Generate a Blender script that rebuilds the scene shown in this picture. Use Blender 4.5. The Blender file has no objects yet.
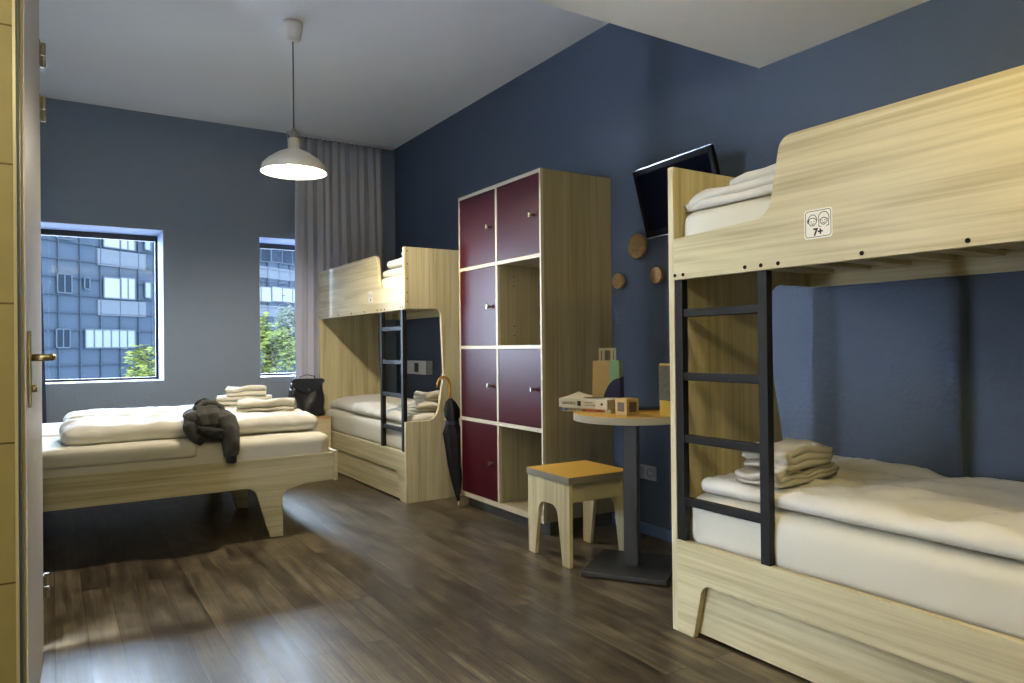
import bpy, bmesh, math, random
from mathutils import Vector, Matrix, noise
R = math.radians
random.seed(7)
S = bpy.context.scene
C = S.collection
WR, YF, CH = 2.84, 6.55, 3.02          # right wall x, far wall y, ceiling z

# ------------------------------------------------------------ materials
def s2l(c):
    return tuple(((v / 12.92) if v <= .04045 else ((v + .055) / 1.055) ** 2.4) for v in c)
def hexc(h):
    h = h.lstrip('#')
    return s2l(tuple(int(h[i:i + 2], 16) / 255 for i in (0, 2, 4)))
MATS = {}
def mat(name, col, rough=.6, metal=0, bump=0, bscale=200, var=0, vscale=6, spec=.5, emit=0, trans=0, sheen=0, coat=0):
    if name in MATS: return MATS[name]
    m = bpy.data.materials.new(name); m.use_nodes = True
    nt = m.node_tree; b = nt.nodes['Principled BSDF']
    c = hexc(col) if isinstance(col, str) else col
    b.inputs['Base Color'].default_value = (*c, 1)
    b.inputs['Roughness'].default_value = rough
    b.inputs['Metallic'].default_value = metal
    b.inputs['Specular IOR Level'].default_value = spec
    if sheen: b.inputs['Sheen Weight'].default_value = sheen
    if coat:
        b.inputs['Coat Weight'].default_value = coat; b.inputs['Coat Roughness'].default_value = .12
    if emit:
        b.inputs['Emission Color'].default_value = (*c, 1); b.inputs['Emission Strength'].default_value = emit
    tc = nt.nodes.new('ShaderNodeTexCoord')
    if var:
        n = nt.nodes.new('ShaderNodeTexNoise'); n.inputs['Scale'].default_value = vscale; n.inputs['Detail'].default_value = 4
        nt.links.new(tc.outputs['Object'], n.inputs['Vector'])
        mx = nt.nodes.new('ShaderNodeMix'); mx.data_type = 'RGBA'
        mx.inputs[6].default_value = (*[v * (1 - var) for v in c], 1)
        mx.inputs[7].default_value = (*[min(1, v * (1 + var)) for v in c], 1)
        nt.links.new(n.outputs['Fac'], mx.inputs[0]); nt.links.new(mx.outputs[2], b.inputs['Base Color'])
    if bump:
        n = nt.nodes.new('ShaderNodeTexNoise'); n.inputs['Scale'].default_value = bscale; n.inputs['Detail'].default_value = 3
        nt.links.new(tc.outputs['Object'], n.inputs['Vector'])
        bp = nt.nodes.new('ShaderNodeBump'); bp.inputs['Strength'].default_value = bump; bp.inputs['Distance'].default_value = .004
        nt.links.new(n.outputs['Fac'], bp.inputs['Height']); nt.links.new(bp.outputs['Normal'], b.inputs['Normal'])
    MATS[name] = m
    return m

def wood(name, c1, c2, axis, rough=.45, scale=1.0):
    """pale laminate with long grain along one object axis"""
    if name in MATS: return MATS[name]
    m = bpy.data.materials.new(name); m.use_nodes = True
    nt = m.node_tree; b = nt.nodes['Principled BSDF']; b.inputs['Roughness'].default_value = rough
    tc = nt.nodes.new('ShaderNodeTexCoord')
    def layer(across, along, detail, dist):
        mp = nt.nodes.new('ShaderNodeMapping')
        sc = [across * scale] * 3; sc['XYZ'.index(axis)] = along * scale
        mp.inputs['Scale'].default_value = sc
        nt.links.new(tc.outputs['Object'], mp.inputs['Vector'])
        n = nt.nodes.new('ShaderNodeTexNoise'); n.inputs['Scale'].default_value = 1
        n.inputs['Detail'].default_value = detail; n.inputs['Distortion'].default_value = dist
        nt.links.new(mp.outputs['Vector'], n.inputs['Vector'])
        return n.outputs['Fac']
    a = layer(9, .5, 3, 1.6); f = layer(70, 1.1, 3, .3)
    ma = nt.nodes.new('ShaderNodeMath'); ma.operation = 'MULTIPLY'; ma.inputs[1].default_value = .62; nt.links.new(a, ma.inputs[0])
    mb = nt.nodes.new('ShaderNodeMath'); mb.operation = 'MULTIPLY_ADD'; mb.inputs[1].default_value = .38
    nt.links.new(f, mb.inputs[0]); nt.links.new(ma.outputs[0], mb.inputs[2])
    r = nt.nodes.new('ShaderNodeValToRGB')
    e = r.color_ramp.elements
    A, B = hexc(c1), hexc(c2)
    e[0].position = .38; e[0].color = (*B, 1); e[1].position = .60; e[1].color = (*A, 1)
    k = e.new(.5); k.color = (*[(x * .62 + y * .38) for x, y in zip(A, B)], 1)
    nt.links.new(mb.outputs[0], r.inputs['Fac']); nt.links.new(r.outputs['Color'], b.inputs['Base Color'])
    MATS[name] = m
    return m

W1, W2 = '#cbc19b', '#a99d77'
woodX = wood('ash laminate x', W1, W2, 'X'); woodY = wood('ash laminate y', W1, W2, 'Y'); woodZ = wood('ash laminate z', W1, W2, 'Z')
G1, G2 = '#9b9073', '#82785a'
lockZ = wood('oak laminate z', G1, G2, 'Z')
lockE = mat('pale locker edge', '#b3a98f', .5)
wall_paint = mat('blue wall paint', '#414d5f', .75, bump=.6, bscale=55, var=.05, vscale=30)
white_paint = mat('white ceiling paint', '#f0f0f1', .85, bump=.1, bscale=120)
soffit_paint = mat('soffit paint', '#efece0', .85, bump=.1, bscale=120)
linen = mat('white linen', '#d6d3c6', .85, sheen=.2, bump=.08, bscale=400)
sheet = mat('white sheet', '#cfcbba', .8, bump=.05, bscale=400)
towel_m = mat('towel terry', '#c6c0ae', .95, bump=.6, bscale=500, sheen=.3)
black_metal = mat('black powder coat', '#100f0e', .5, spec=.3)
black_bolt = mat('black bolt', '#0c0a08', .6, spec=.1)
steel = mat('brushed steel', '#b9b5a8', .3, metal=1)
brass = mat('door hardware', '#a59a7c', .3, metal=1)
dark_frame = mat('dark window frame', '#10161f', .4)
far_wall_m = mat('grey blue far wall', '#7c8799', .8, bump=.5, bscale=55, var=.04, vscale=30)  # paler and greyer than the other walls
reveal_m = mat('window reveal', '#aab8d4', .7)
red_door = mat('burgundy laminate', '#380c12', .34, spec=.09)
yellow_top = mat('yellow laminate', '#c3983c', .45, var=.05)
grey_edge = mat('grey edge', '#7a7464', .55)
grey_post = mat('dark grey metal', '#2c2b27', .45)
plate_m = mat('dark plate', '#2a2926', .5)
navy = mat('navy umbrella cloth', '#05080e', .6, spec=.2)
cane = mat('cane handle', '#9a6a1e', .4)
leather = mat('black leather', '#14161b', .42, bump=.25, bscale=60)
leather_l = mat('leather flap', '#1d212b', .35, bump=.2, bscale=60)
jacket_m = mat('charcoal fleece', '#35342e', .9, bump=.4, bscale=300, sheen=.12)
jacket_d = mat('charcoal ribbing', '#1a1a18', .9, bump=.5, bscale=300)
enamel = mat('white enamel', '#e6e2d6', .35)
cord_m = mat('cord', '#55524d', .7)
tv_case = mat('tv case', '#0b0c0f', .4, spec=.03)
tv_screen = mat('tv screen', '#0b0d16', .3, spec=0)
silver = mat('silver trim', '#c8ccd2', .25, metal=1)
peg_wood = wood('peg wood', '#8f7349', '#70552f', 'Z')
socket_m = mat('socket plastic', '#a9b2bf', .4)
socket_d = mat('socket hole', '#2b3039', .5)
kraft = mat('kraft paper', '#c4aa7a', .85, var=.08, vscale=20)
mint = mat('mint print', '#86ab88', .8)
navy_print = mat('navy print', '#1d1e42', .8)
book_white = mat('book cover', '#c9c4ae', .5)
paper_m = mat('paper edges', '#b5ad92', .9)
ink = mat('ink', '#15130f', .7)
ink_grey = mat('grey ink', '#6c6654', .7)
tile_m = None
cork = mat('box wood', '#a98a4e', .6, var=.1, vscale=40)

def cloth_wall():  # curtain: slightly translucent cloth
    m = bpy.data.materials.new('curtain cloth'); m.use_nodes = True
    nt = m.node_tree; b = nt.nodes['Principled BSDF']; out = nt.nodes['Material Output']
    b.inputs['Base Color'].default_value = (*hexc('#c2c2cc'), 1); b.inputs['Roughness'].default_value = .7
    b.inputs['Sheen Weight'].default_value = .3
    t = nt.nodes.new('ShaderNodeBsdfTranslucent'); t.inputs['Color'].default_value = (*hexc('#9a9cb0'), 1)
    mx = nt.nodes.new('ShaderNodeMixShader'); mx.inputs[0].default_value = .12
    nt.links.new(b.outputs[0], mx.inputs[1]); nt.links.new(t.outputs[0], mx.inputs[2]); nt.links.new(mx.outputs[0], out.inputs['Surface'])
    return m
curtain_m = cloth_wall()

def glass_pane():
    m = bpy.data.materials.new('window glass'); m.use_nodes = True
    nt = m.node_tree; nt.nodes.remove(nt.nodes['Principled BSDF']); out = nt.nodes['Material Output']
    t = nt.nodes.new('ShaderNodeBsdfTransparent'); t.inputs['Color'].default_value = (.9, .95, .97, 1)
    g = nt.nodes.new('ShaderNodeBsdfGlossy'); g.inputs['Roughness'].default_value = .02
    f = nt.nodes.new('ShaderNodeFresnel'); f.inputs['IOR'].default_value = 1.5
    mx = nt.nodes.new('ShaderNodeMixShader')
    nt.links.new(f.outputs[0], mx.inputs[0]); nt.links.new(t.outputs[0], mx.inputs[1]); nt.links.new(g.outputs[0], mx.inputs[2])
    nt.links.new(mx.outputs[0], out.inputs['Surface'])
    return m
glass_m = glass_pane()

def floor_mat():
    m = bpy.data.materials.new('dark plank floor'); m.use_nodes = True
    nt = m.node_tree; b = nt.nodes['Principled BSDF']; L = nt.links.new
    tc = nt.nodes.new('ShaderNodeTexCoord')
    mp = nt.nodes.new('ShaderNodeMapping'); mp.inputs['Rotation'].default_value = (0, 0, R(90))
    L(tc.outputs['Object'], mp.inputs['Vector'])
    br = nt.nodes.new('ShaderNodeTexBrick'); br.inputs['Scale'].default_value = 1
    br.inputs['Brick Width'].default_value = 1.25; br.inputs['Row Height'].default_value = .105
    br.inputs['Mortar Size'].default_value = .0016; br.inputs['Mortar Smooth'].default_value = .2
    br.offset = .37; br.inputs['Bias'].default_value = 0
    br.inputs['Color1'].default_value = (0, 0, 0, 1); br.inputs['Color2'].default_value = (1, 1, 1, 1)
    br.inputs['Mortar'].default_value = (.5, .5, .5, 1)
    L(mp.outputs[0], br.inputs['Vector'])
    # per plank shift of the grain
    sh = nt.nodes.new('ShaderNodeVectorMath'); sh.operation = 'SCALE'; sh.inputs['Scale'].default_value = 7
    L(br.outputs['Color'], sh.inputs[0])
    ad = nt.nodes.new('ShaderNodeVectorMath'); ad.operation = 'ADD'; L(tc.outputs['Object'], ad.inputs[0]); L(sh.outputs[0], ad.inputs[1])
    def grain(across, along, det, dis):
        g = nt.nodes.new('ShaderNodeMapping'); g.inputs['Scale'].default_value = (across, along, 1); L(ad.outputs[0], g.inputs['Vector'])
        n = nt.nodes.new('ShaderNodeTexNoise'); n.inputs['Scale'].default_value = 1; n.inputs['Detail'].default_value = det; n.inputs['Distortion'].default_value = dis
        L(g.outputs[0], n.inputs['Vector']); return n.outputs['Fac']
    g1 = grain(34, 2.0, 4, .25); g2 = grain(150, 4, 3, .1); g3 = grain(7, 4, 4, .8)
    def mad(x, k, add):
        n = nt.nodes.new('ShaderNodeMath'); n.operation = 'MULTIPLY_ADD'; L(x, n.inputs[0]); n.inputs[1].default_value = k
        if isinstance(add, float): n.inputs[2].default_value = add
        else: L(add, n.inputs[2])
        return n.outputs[0]
    bw = nt.nodes.new('ShaderNodeRGBToBW'); L(br.outputs['Color'], bw.inputs[0])
    v = mad(g1, .40, mad(g2, .25, mad(g3, .30, mad(bw.outputs[0], .10, -.02))))
    rp = nt.nodes.new('ShaderNodeValToRGB'); e = rp.color_ramp.elements
    e[0].position = .34; e[0].color = (*hexc('#221c14'), 1); e[1].position = .66; e[1].color = (*hexc('#6c624c'), 1)
    k = e.new(.5); k.color = (*hexc('#443b2d'), 1)
    L(v, rp.inputs[0])
    mx = nt.nodes.new('ShaderNodeMix'); mx.data_type = 'RGBA'; L(br.outputs['Fac'], mx.inputs[0]); L(rp.outputs[0], mx.inputs[6])
    mx.inputs[7].default_value = (*hexc('#1c1712'), 1)
    L(mx.outputs[2], b.inputs['Base Color'])
    b.inputs['Roughness'].default_value = .36
    L(mad(g1, .26, .22), b.inputs['Roughness'])
    b.inputs['Specular IOR Level'].default_value = .36
    bp = nt.nodes.new('ShaderNodeBump'); bp.inputs['Strength'].default_value = .18; bp.inputs['Distance'].default_value = .002
    hh = mad(br.outputs['Fac'], -1.2, mad(g2, .35, 0.0))
    L(hh, bp.inputs['Height']); L(bp.outputs[0], b.inputs['Normal'])
    return m
floor_m = floor_mat()

def tile_mat():
    m = bpy.data.materials.new('cream wall tile'); m.use_nodes = True
    nt = m.node_tree; b = nt.nodes['Principled BSDF']; L = nt.links.new
    tc = nt.nodes.new('ShaderNodeTexCoord'); mp = nt.nodes.new('ShaderNodeMapping')
    mp.inputs['Rotation'].default_value = (R(90), 0, 0); L(tc.outputs['Object'], mp.inputs['Vector'])
    sx = nt.nodes.new('ShaderNodeSeparateXYZ'); L(tc.outputs['Object'], sx.inputs[0])
    cx = nt.nodes.new('ShaderNodeCombineXYZ'); L(sx.outputs[0], cx.inputs[0]); L(sx.outputs[2], cx.inputs[1])
    br = nt.nodes.new('ShaderNodeTexBrick'); br.inputs['Scale'].default_value = 1; br.offset = 0
    br.inputs['Brick Width'].default_value = .6; br.inputs['Row Height'].default_value = .295
    br.inputs['Mortar Size'].default_value = .0022; L(cx.outputs[0], br.inputs['Vector'])
    A, B = hexc('#a39b78'), hexc('#a39460')
    br.inputs['Color1'].default_value = (*A, 1); br.inputs['Color2'].default_value = (*A, 1); br.inputs['Mortar'].default_value = (*hexc('#5a4d33'), 1)
    n = nt.nodes.new('ShaderNodeTexNoise'); n.inputs['Scale'].default_value = 14; n.inputs['Detail'].default_value = 6; L(tc.outputs['Object'], n.inputs['Vector'])
    mx = nt.nodes.new('ShaderNodeMix'); mx.data_type = 'RGBA'; mx.blend_type = 'MULTIPLY'; mx.inputs[0].default_value = .5
    L(br.outputs['Color'], mx.inputs[6]); L(n.outputs['Color'], mx.inputs[7])
    rp = nt.nodes.new('ShaderNodeValToRGB'); rp.color_ramp.elements[0].position = .3; rp.color_ramp.elements[0].color = (.75, .75, .75, 1)
    rp.color_ramp.elements[1].position = .7; L(n.outputs['Fac'], rp.inputs[0]); L(rp.outputs[0], mx.inputs[7])
    L(mx.outputs[2], b.inputs['Base Color']); b.inputs['Roughness'].default_value = .5
    return m
tile_m = tile_mat()

# ------------------------------------------------------------ object helpers
def obj(name, bm, m, parent=None, smooth=False, bevel=0, loc=None, rot=None):
    me = bpy.data.meshes.new(name)
    bmesh.ops.recalc_face_normals(bm, faces=bm.faces)
    bm.to_mesh(me); bm.free()
    if not isinstance(m, (list, tuple)): m = [m]
    for x in m: me.materials.append(x)
    if smooth:
        for p in me.polygons: p.use_smooth = True
    o = bpy.data.objects.new(name, me); C.objects.link(o)
    if parent: o.parent = parent
    if loc: o.location = loc
    if rot: o.rotation_euler = rot
    if bevel:
        bv = o.modifiers.new('bevel', 'BEVEL'); bv.width = bevel; bv.segments = 2; bv.limit_method = 'ANGLE'; bv.angle_limit = R(40)
    return o
def tag(o, label=None, cat=None, group=None, kind=None):
    if label: o['label'] = label
    if cat: o['category'] = cat
    if group: o['group'] = group
    if kind: o['kind'] = kind
    return o
def thing(name, label, cat, loc=(0, 0, 0), rz=0, group=None):
    o = bpy.data.objects.new(name, None); C.objects.link(o); o.empty_display_size = .1
    o.location = loc; o.rotation_euler = (0, 0, rz)
    return tag(o, label, cat, group)
def box(bm, x0, x1, y0, y1, z0, z1, mi=0):
    vs = [bm.verts.new(p) for p in ((x0,y0,z0),(x1,y0,z0),(x1,y1,z0),(x0,y1,z0),(x0,y0,z1),(x1,y0,z1),(x1,y1,z1),(x0,y1,z1))]
    for f in ((0,3,2,1),(4,5,6,7),(0,1,5,4),(1,2,6,5),(2,3,7,6),(3,0,4,7)):
        bm.faces.new([vs[i] for i in f]).material_index = mi
    return bm
def B(*a): return box(bmesh.new(), *a)
def prism(pts, plane, a, b, bm=None):
    """extrude a 2D outline; plane 'YZ' -> along x, 'XZ' -> along y, 'XY' -> along z"""
    bm = bm or bmesh.new()
    def P(p, t): return {'YZ': (t, p[0], p[1]), 'XZ': (p[0], t, p[1]), 'XY': (p[0], p[1], t)}[plane]
    v0 = [bm.verts.new(P(p, a)) for p in pts]; v1 = [bm.verts.new(P(p, b)) for p in pts]
    bm.faces.new(v0); bm.faces.new(v1[::-1])
    n = len(pts)
    for i in range(n):
        j = (i + 1) % n; bm.faces.new([v0[i], v1[i], v1[j], v0[j]])
    return bm
def rounded(pts, seg=6):
    """pts: (x, y[, radius]) -> outline with filleted corners"""
    out = []; n = len(pts)
    for i, p in enumerate(pts):
        r = p[2] if len(p) > 2 else 0
        c = Vector(p[:2])
        if not r: out.append(tuple(c)); continue
        a = Vector(pts[i - 1][:2]) - c; b = Vector(pts[(i + 1) % n][:2]) - c
        ang = a.angle(b); d = min(r / math.tan(ang / 2), a.length * .49, b.length * .49); r2 = d * math.tan(ang / 2)
        a.normalize(); b.normalize()
        cen = c + (a + b).normalized() * (r2 / math.sin(ang / 2))
        s = c + a * d - cen; e = c + b * d - cen
        a0 = math.atan2(s.y, s.x); a1 = math.atan2(e.y, e.x); da = (a1 - a0 + math.pi) % (2 * math.pi) - math.pi
        for k in range(seg + 1):
            t = a0 + da * k / seg; out.append((cen.x + r2 * math.cos(t), cen.y + r2 * math.sin(t)))
    return out
def lathe(profile, seg=32, bm=None, cx=0, cy=0):
    bm = bm or bmesh.new(); rings = []
    for r, z in profile:
        if r < 1e-5: rings.append([bm.verts.new((cx, cy, z))])
        else: rings.append([bm.verts.new((cx + r * math.cos(2*math.pi*k/seg), cy + r * math.sin(2*math.pi*k/seg), z)) for k in range(seg)])
    for A, Bq in zip(rings, rings[1:]):
        for k in range(seg):
            j = (k + 1) % seg
            if len(A) == 1 and len(Bq) == 1: continue
            if len(A) == 1: bm.faces.new([A[0], Bq[j], Bq[k]])
            elif len(Bq) == 1: bm.faces.new([A[k], A[j], Bq[0]])
            else: bm.faces.new([A[k], A[j], Bq[j], Bq[k]])
    return bm
def tube(pts, rad, seg=10, bm=None, closed_ends=True, flat=1.0):
    bm = bm or bmesh.new(); pts = [Vector(p) for p in pts]; n = len(pts)
    rads = rad if isinstance(rad, (list, tuple)) else [rad] * n
    rings = []; up = None
    for i, p in enumerate(pts):
        d = (pts[min(i+1, n-1)] - pts[max(i-1, 0)]).normalized()
        if up is None:
            up = Vector((0, 0, 1)) if abs(d.z) < .9 else Vector((1, 0, 0))
        s = d.cross(up).normalized(); up = s.cross(d).normalized()
        rings.append([bm.verts.new(p + s * math.cos(t) * rads[i] + up * math.sin(t) * rads[i] * flat) for t in [2*math.pi*k/seg for k in range(seg)]])
    for A, Bq in zip(rings, rings[1:]):
        for k in range(seg):
            j = (k + 1) % seg; bm.faces.new([A[k], A[j], Bq[j], Bq[k]])
    if closed_ends:
        bm.faces.new(rings[0][::-1]); bm.faces.new(rings[-1])
    return bm
def cyl(p0, p1, r, seg=16, bm=None): return tube([p0, p1], r, seg, bm)
def soft(x0, x1, y0, y1, z0, z1, rx=.05, rz=None, res=.03, amp=.006, freq=7, seed=0, sag=0, warp=None, folds=None):
    """cushion like rounded block with wrinkles"""
    sx, sy, sz = (x1-x0)/2, (y1-y0)/2, (z1-z0)/2
    rz = sz * .98 if rz is None else rz
    nx, ny, nz = max(4, int(2*sx/res)), max(4, int(2*sy/res)), max(4, int(2*sz/res*1.6))
    bm = bmesh.new(); vm = {}
    def V(i, j, k):
        if (i, j, k) in vm: return vm[(i, j, k)]
        p = Vector(((2*i/nx-1), (2*j/ny-1), (2*k/nz-1)))
        q = []
        for v, s, r in zip(p, (sx, sy, sz), (rx, rx, rz)):
            inner = max(0, 1 - r / s); d = abs(v) - inner
            q.append((math.copysign(min(abs(v), inner), v) * s, math.copysign(max(0, d) / max(1e-6, 1-inner), v) if d > 0 else 0, min(r, s)))
        dv = Vector([t[1] for t in q]); mxn = max(abs(c) for c in dv)
        if mxn > 0: dv = dv * (mxn / dv.length)
        w = Vector([t[0] + dd * t[2] for t, dd in zip(q, dv)])
        w += Vector(((x0+x1)/2, (y0+y1)/2, (z0+z1)/2))
        sd = Vector((seed * 3.1, seed * 1.7, seed))
        nn = noise.fractal(w * freq + sd, 1.0, 2.0, 4)
        rd = 1 - abs(noise.noise(Vector((w.x * freq * .7, w.y * freq * .7, w.z * 3)) + sd * 2)) * 2
        dirn = Vector((p.x * .3, p.y * .3, p.z)).normalized() if p.length > 0 else Vector((0, 0, 1))
        up = 1 if k > 0 else 0
        w += dirn * (nn * amp + rd * amp * .8) * up
        if folds: w.z += folds(w) * (k / nz)
        if warp: w = Vector(warp(w))
        v = bm.verts.new(w); vm[(i, j, k)] = v; return v
    for i in range(nx):
        for j in range(ny):
            bm.faces.new([V(i,j,0), V(i,j+1,0), V(i+1,j+1,0), V(i+1,j,0)]); bm.faces.new([V(i,j,nz), V(i+1,j,nz), V(i+1,j+1,nz), V(i,j+1,nz)])
    for i in range(nx):
        for k in range(nz):
            bm.faces.new([V(i,0,k), V(i+1,0,k), V(i+1,0,k+1), V(i,0,k+1)]); bm.faces.new([V(i,ny,k), V(i,ny,k+1), V(i+1,ny,k+1), V(i+1,ny,k)])
    for j in range(ny):
        for k in range(nz):
            bm.faces.new([V(0,j,k), V(0,j,k+1), V(0,j+1,k+1), V(0,j+1,k)]); bm.faces.new([V(nx,j,k), V(nx,j+1,k), V(nx,j+1,k+1), V(nx,j,k+1)])
    return bm
def folded(w, lengths, t, seed=0, amp=.004, m=24, droop=0):
    """cloth folded back and forth: zigzag in YZ (folds at both y ends), running along x. lengths = [y0,y1] per layer"""
    path = []
    z = t * .5
    for li, (a, b) in enumerate(lengths):
        d = 1 if li % 2 == 0 else -1
        s, e = (a, b) if d > 0 else (b, a)
        k = 14
        for i in range(k + 1):
            path.append(Vector((0, s + (e - s) * i / k, z)))
        if li < len(lengths) - 1:
            na, nb = lengths[li + 1]; e2 = nb if d > 0 else na
            for i in range(1, 6):
                th = math.pi * i / 6
                path.append(Vector((0, (e + (e2 - e) * i / 6) + d * math.sin(th) * t * .5, z + t * (1 - math.cos(th)) / 2)))
        z += t
    n = len(path); L = []; Rr = []
    for i, p in enumerate(path):
        d = (path[min(i+1, n-1)] - path[max(0, i-1)]).normalized(); nr = Vector((0, -d.z, d.y))
        h = t * .485
        if i in (0, n-1): h *= .6
        L.append(p + nr * h); Rr.append(p - nr * h)
    outline = L + Rr[::-1]
    bm = bmesh.new(); rings = []
    for j in range(m + 1):
        x = w * j / m; endf = min(1, min(j, m - j) / 2 + .55)
        ring = []
        for p in outline:
            q = Vector((x, p.y, p.z))
            q.x += noise.noise(Vector((p.y * 5, p.z * 60, seed + j * .0))) * .012
            sd = Vector((seed, seed * 2, 0))
            q.z += noise.noise(Vector((x * 9, p.y * 9, 0)) + sd) * amp * (p.z / t + .3) * .6
            q.y += noise.noise(Vector((x * 11, p.z * 30, 4)) + sd) * amp * 1.3
            if droop: q.z -= droop * max(0, (p.y)) ** 2
            q.z = max(q.z, .001)
            ring.append(bm.verts.new(q))
        rings.append(ring)
    k = len(outline)
    for A, Bq in zip(rings, rings[1:]):
        for i in range(k):
            j = (i + 1) % k; bm.faces.new([A[i], A[j], Bq[j], Bq[i]])
    # end caps as quads between both sides of the ribbon
    for ring, fl in ((rings[0], 1), (rings[-1], 0)):
        h = k // 2
        for i in range(h - 1):
            f = [ring[i], ring[i+1], ring[k-2-i], ring[k-1-i]]
            bm.faces.new(f if fl else f[::-1])
    return bm
def text_mesh(name, s, size, m, parent, loc, rot, align='CENTER', bold=0):
    cu = bpy.data.curves.new(name, 'FONT'); cu.body = s; cu.size = size; cu.align_x = align; cu.align_y = 'CENTER'; cu.extrude = .0004; cu.offset = bold
    t = bpy.data.objects.new(name, cu); C.objects.link(t)
    dg = bpy.context.evaluated_depsgraph_get(); me = bpy.data.meshes.new_from_object(t.evaluated_get(dg))
    C.objects.unlink(t); bpy.data.objects.remove(t)
    me.materials.clear(); me.materials.append(m)
    o = bpy.data.objects.new(name, me); C.objects.link(o); o.parent = parent; o.location = loc; o.rotation_euler = rot
    return o
def struct(name, bm, m, label, parent=None, **k):
    o = obj(name, bm, m, parent, **k)
    if not parent: tag(o, label, k.get('cat', 'room'), kind='structure')
    return o

# ------------------------------------------------------------ room shell
XL, YN = -.95, -1.3
struct('floor', B(XL - .1, WR + .1, YN - .1, YF + .1, -.06, 0), floor_m, 'dark brown plank floor with a satin sheen')
struct('ceiling', B(XL - .1, WR + .1, 2.23, YF + .1, CH, CH + .12), white_paint, 'smooth white ceiling above the far beds')
sb = bmesh.new(); box(sb, XL - .1, WR + .1, YN - .1, 2.232, 2.386, CH + .12)
struct('trim_1', sb, soffit_paint, 'lowered pale ceiling section over the near bunk bed')
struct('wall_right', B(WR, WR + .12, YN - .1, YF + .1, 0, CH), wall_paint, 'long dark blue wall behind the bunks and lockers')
W = [(-.6, .776, .818, 2.066), (1.542, 2.36, .818, 2.066)]       # window openings x0,x1,z0,z1
wf = bmesh.new(); T = .50
xs = [XL - .1, W[0][0], W[0][1], W[1][0], W[1][1], WR + .12]
box(wf, xs[0], xs[1], YF, YF + T, 0, CH); box(wf, xs[2], xs[3], YF, YF + T, 0, CH); box(wf, xs[4], xs[5], YF, YF + T, 0, CH)
for a, b, z0, z1 in W:
    box(wf, a, b, YF, YF + T, 0, z0); box(wf, a, b, YF, YF + T, z1, CH)
struct('wall_far', wf, far_wall_m, 'blue wall with the two windows')
struct('wall_left', B(XL - .12, XL, 3.2, YF + .1, 0, CH), wall_paint, 'blue side wall at the left end of the double bed')
struct('wall_near', B(XL - .1, WR + .1, YN - .12, YN, 0, 2.4), wall_paint, 'blue wall at the near end of the room')
struct('wall_bathroom', B(XL - .1, -.05, 3.13, 3.2, 0, CH), wall_paint, 'short wall behind the open door')
struct('wall_entry', B(XL - .1, -.0691, 1.85, 1.87, 0, 2.386), tile_m, 'cream tiled wall at the left edge')
struct('wall_entry_side', B(XL - .12, XL, YN, 1.86, 0, 2.386), tile_m, 'side wall of the entrance')
jm = bmesh.new(); box(jm, -.0690, -.0635, 1.848, 1.875, 0, 2.386, 0)
box(jm, -.30, -.0585, 1.875, 1.955, 0, 2.386, 1); box(jm, -.3, -.0545, 1.955, 2.03, 0, 2.386, 2)
struct('trim_2', jm, [mat('bright trim', '#c8c4b4', .3), mat('slate seal', '#454c52', .5), mat('pale jamb', '#a39a78', .5)], 'metal tile edging and door jamb strip')
for a, b, nm in ((-.9, 0, 'baseboard_far'),):
    struct(nm, B(XL, WR - .012, YF - .012, YF - .0005, 0, .06), mat('blue skirting', '#50668a', .5), 'blue painted skirting under the windows')
struct('baseboard_right', B(WR - .012, WR - .0005, YN, YF - .012, 0, .06), mat('blue skirting', '#50668a', .5), 'blue painted skirting along the right wall')

for i, (a, b, z0, z1) in enumerate(W):
    r = tag(thing('window_%d' % (i + 1), 'wide window behind the double bed' if i == 0 else 'narrow window partly behind the grey curtain', 'window', ((a+b)/2, YF, z0)), kind='structure')
    w2 = (b - a) / 2; h = z1 - z0; yf = .37
    fm = bmesh.new()
    for q in ((-w2, -w2 + .022, yf, yf + .05, 0, h), (w2 - .022, w2, yf, yf + .05, 0, h), (-w2 + .022, w2 - .022, yf, yf + .05, 0, .022), (-w2 + .022, w2 - .022, yf, yf + .05, h - .05, h)): box(fm, *q)
    obj('window_frame', fm, dark_frame, r)
    rv = bmesh.new()
    for q in ((-w2, -w2 + .004, 0, yf, 0, h), (w2 - .004, w2, 0, yf, 0, h), (-w2, w2, 0, yf, 0, .004), (-w2, w2, 0, yf, h - .004, h)): box(rv, *q)
    obj('reveal', rv, reveal_m, r)
    obj('window_pane', B(-w2 + .022, w2 - .022, yf + .03, yf + .036, .022, h - .05), glass_m, r)

# door leaf, seen almost edge on
dx0, dy0, dx1, dy1 = -.0555, 2.13, -.034, 3.08
ang = math.atan2(dy1 - dy0, dx1 - dx0); DL = math.hypot(dx1 - dx0, dy1 - dy0)
d = tag(thing('door_1', 'open grey door leaf with a lever handle beside the tiled wall', 'door', (dx0, dy0, 0), ang), kind='structure')
door_paint = mat('grey door lacquer', '#b9b5b0', .35)
obj('door_leaf', B(0, DL, 0, .04, .012, 2.96), door_paint, d, bevel=.002)
h = obj('door_handle', B(.06, .10, -.008, 0, .935, 1.13), brass, d, bevel=.002)
hb = tube([(0, 0, 0), (0, -.034, 0), (.004, -.041, 0), (.016, -.045, 0), (.12, -.045, 0)], .0095, 12)
obj('lever', hb, brass, h, smooth=True, loc=(.08, -.006, 1.062))
obj('thumb_turn', cyl((0, 0, 0), (0, -.013, 0), .009), brass, h, smooth=True, loc=(.08, -.006, .982))
for z in (2.145, 1.95, .235):
    g = bmesh.new(); box(g, DL - .03, DL + .003, -.003, .0, z - .043, z + .043); cyl((DL + .006, -.010, z - .044), (DL + .006, -.010, z - .004), .0085, 12, g); cyl((DL + .006, -.010, z + .000), (DL + .006, -.010, z + .044), .0085, 12, g)
    obj('hinge', g, mat('satin hinge', '#8f8a7c', .5, metal=.4), d)

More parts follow.
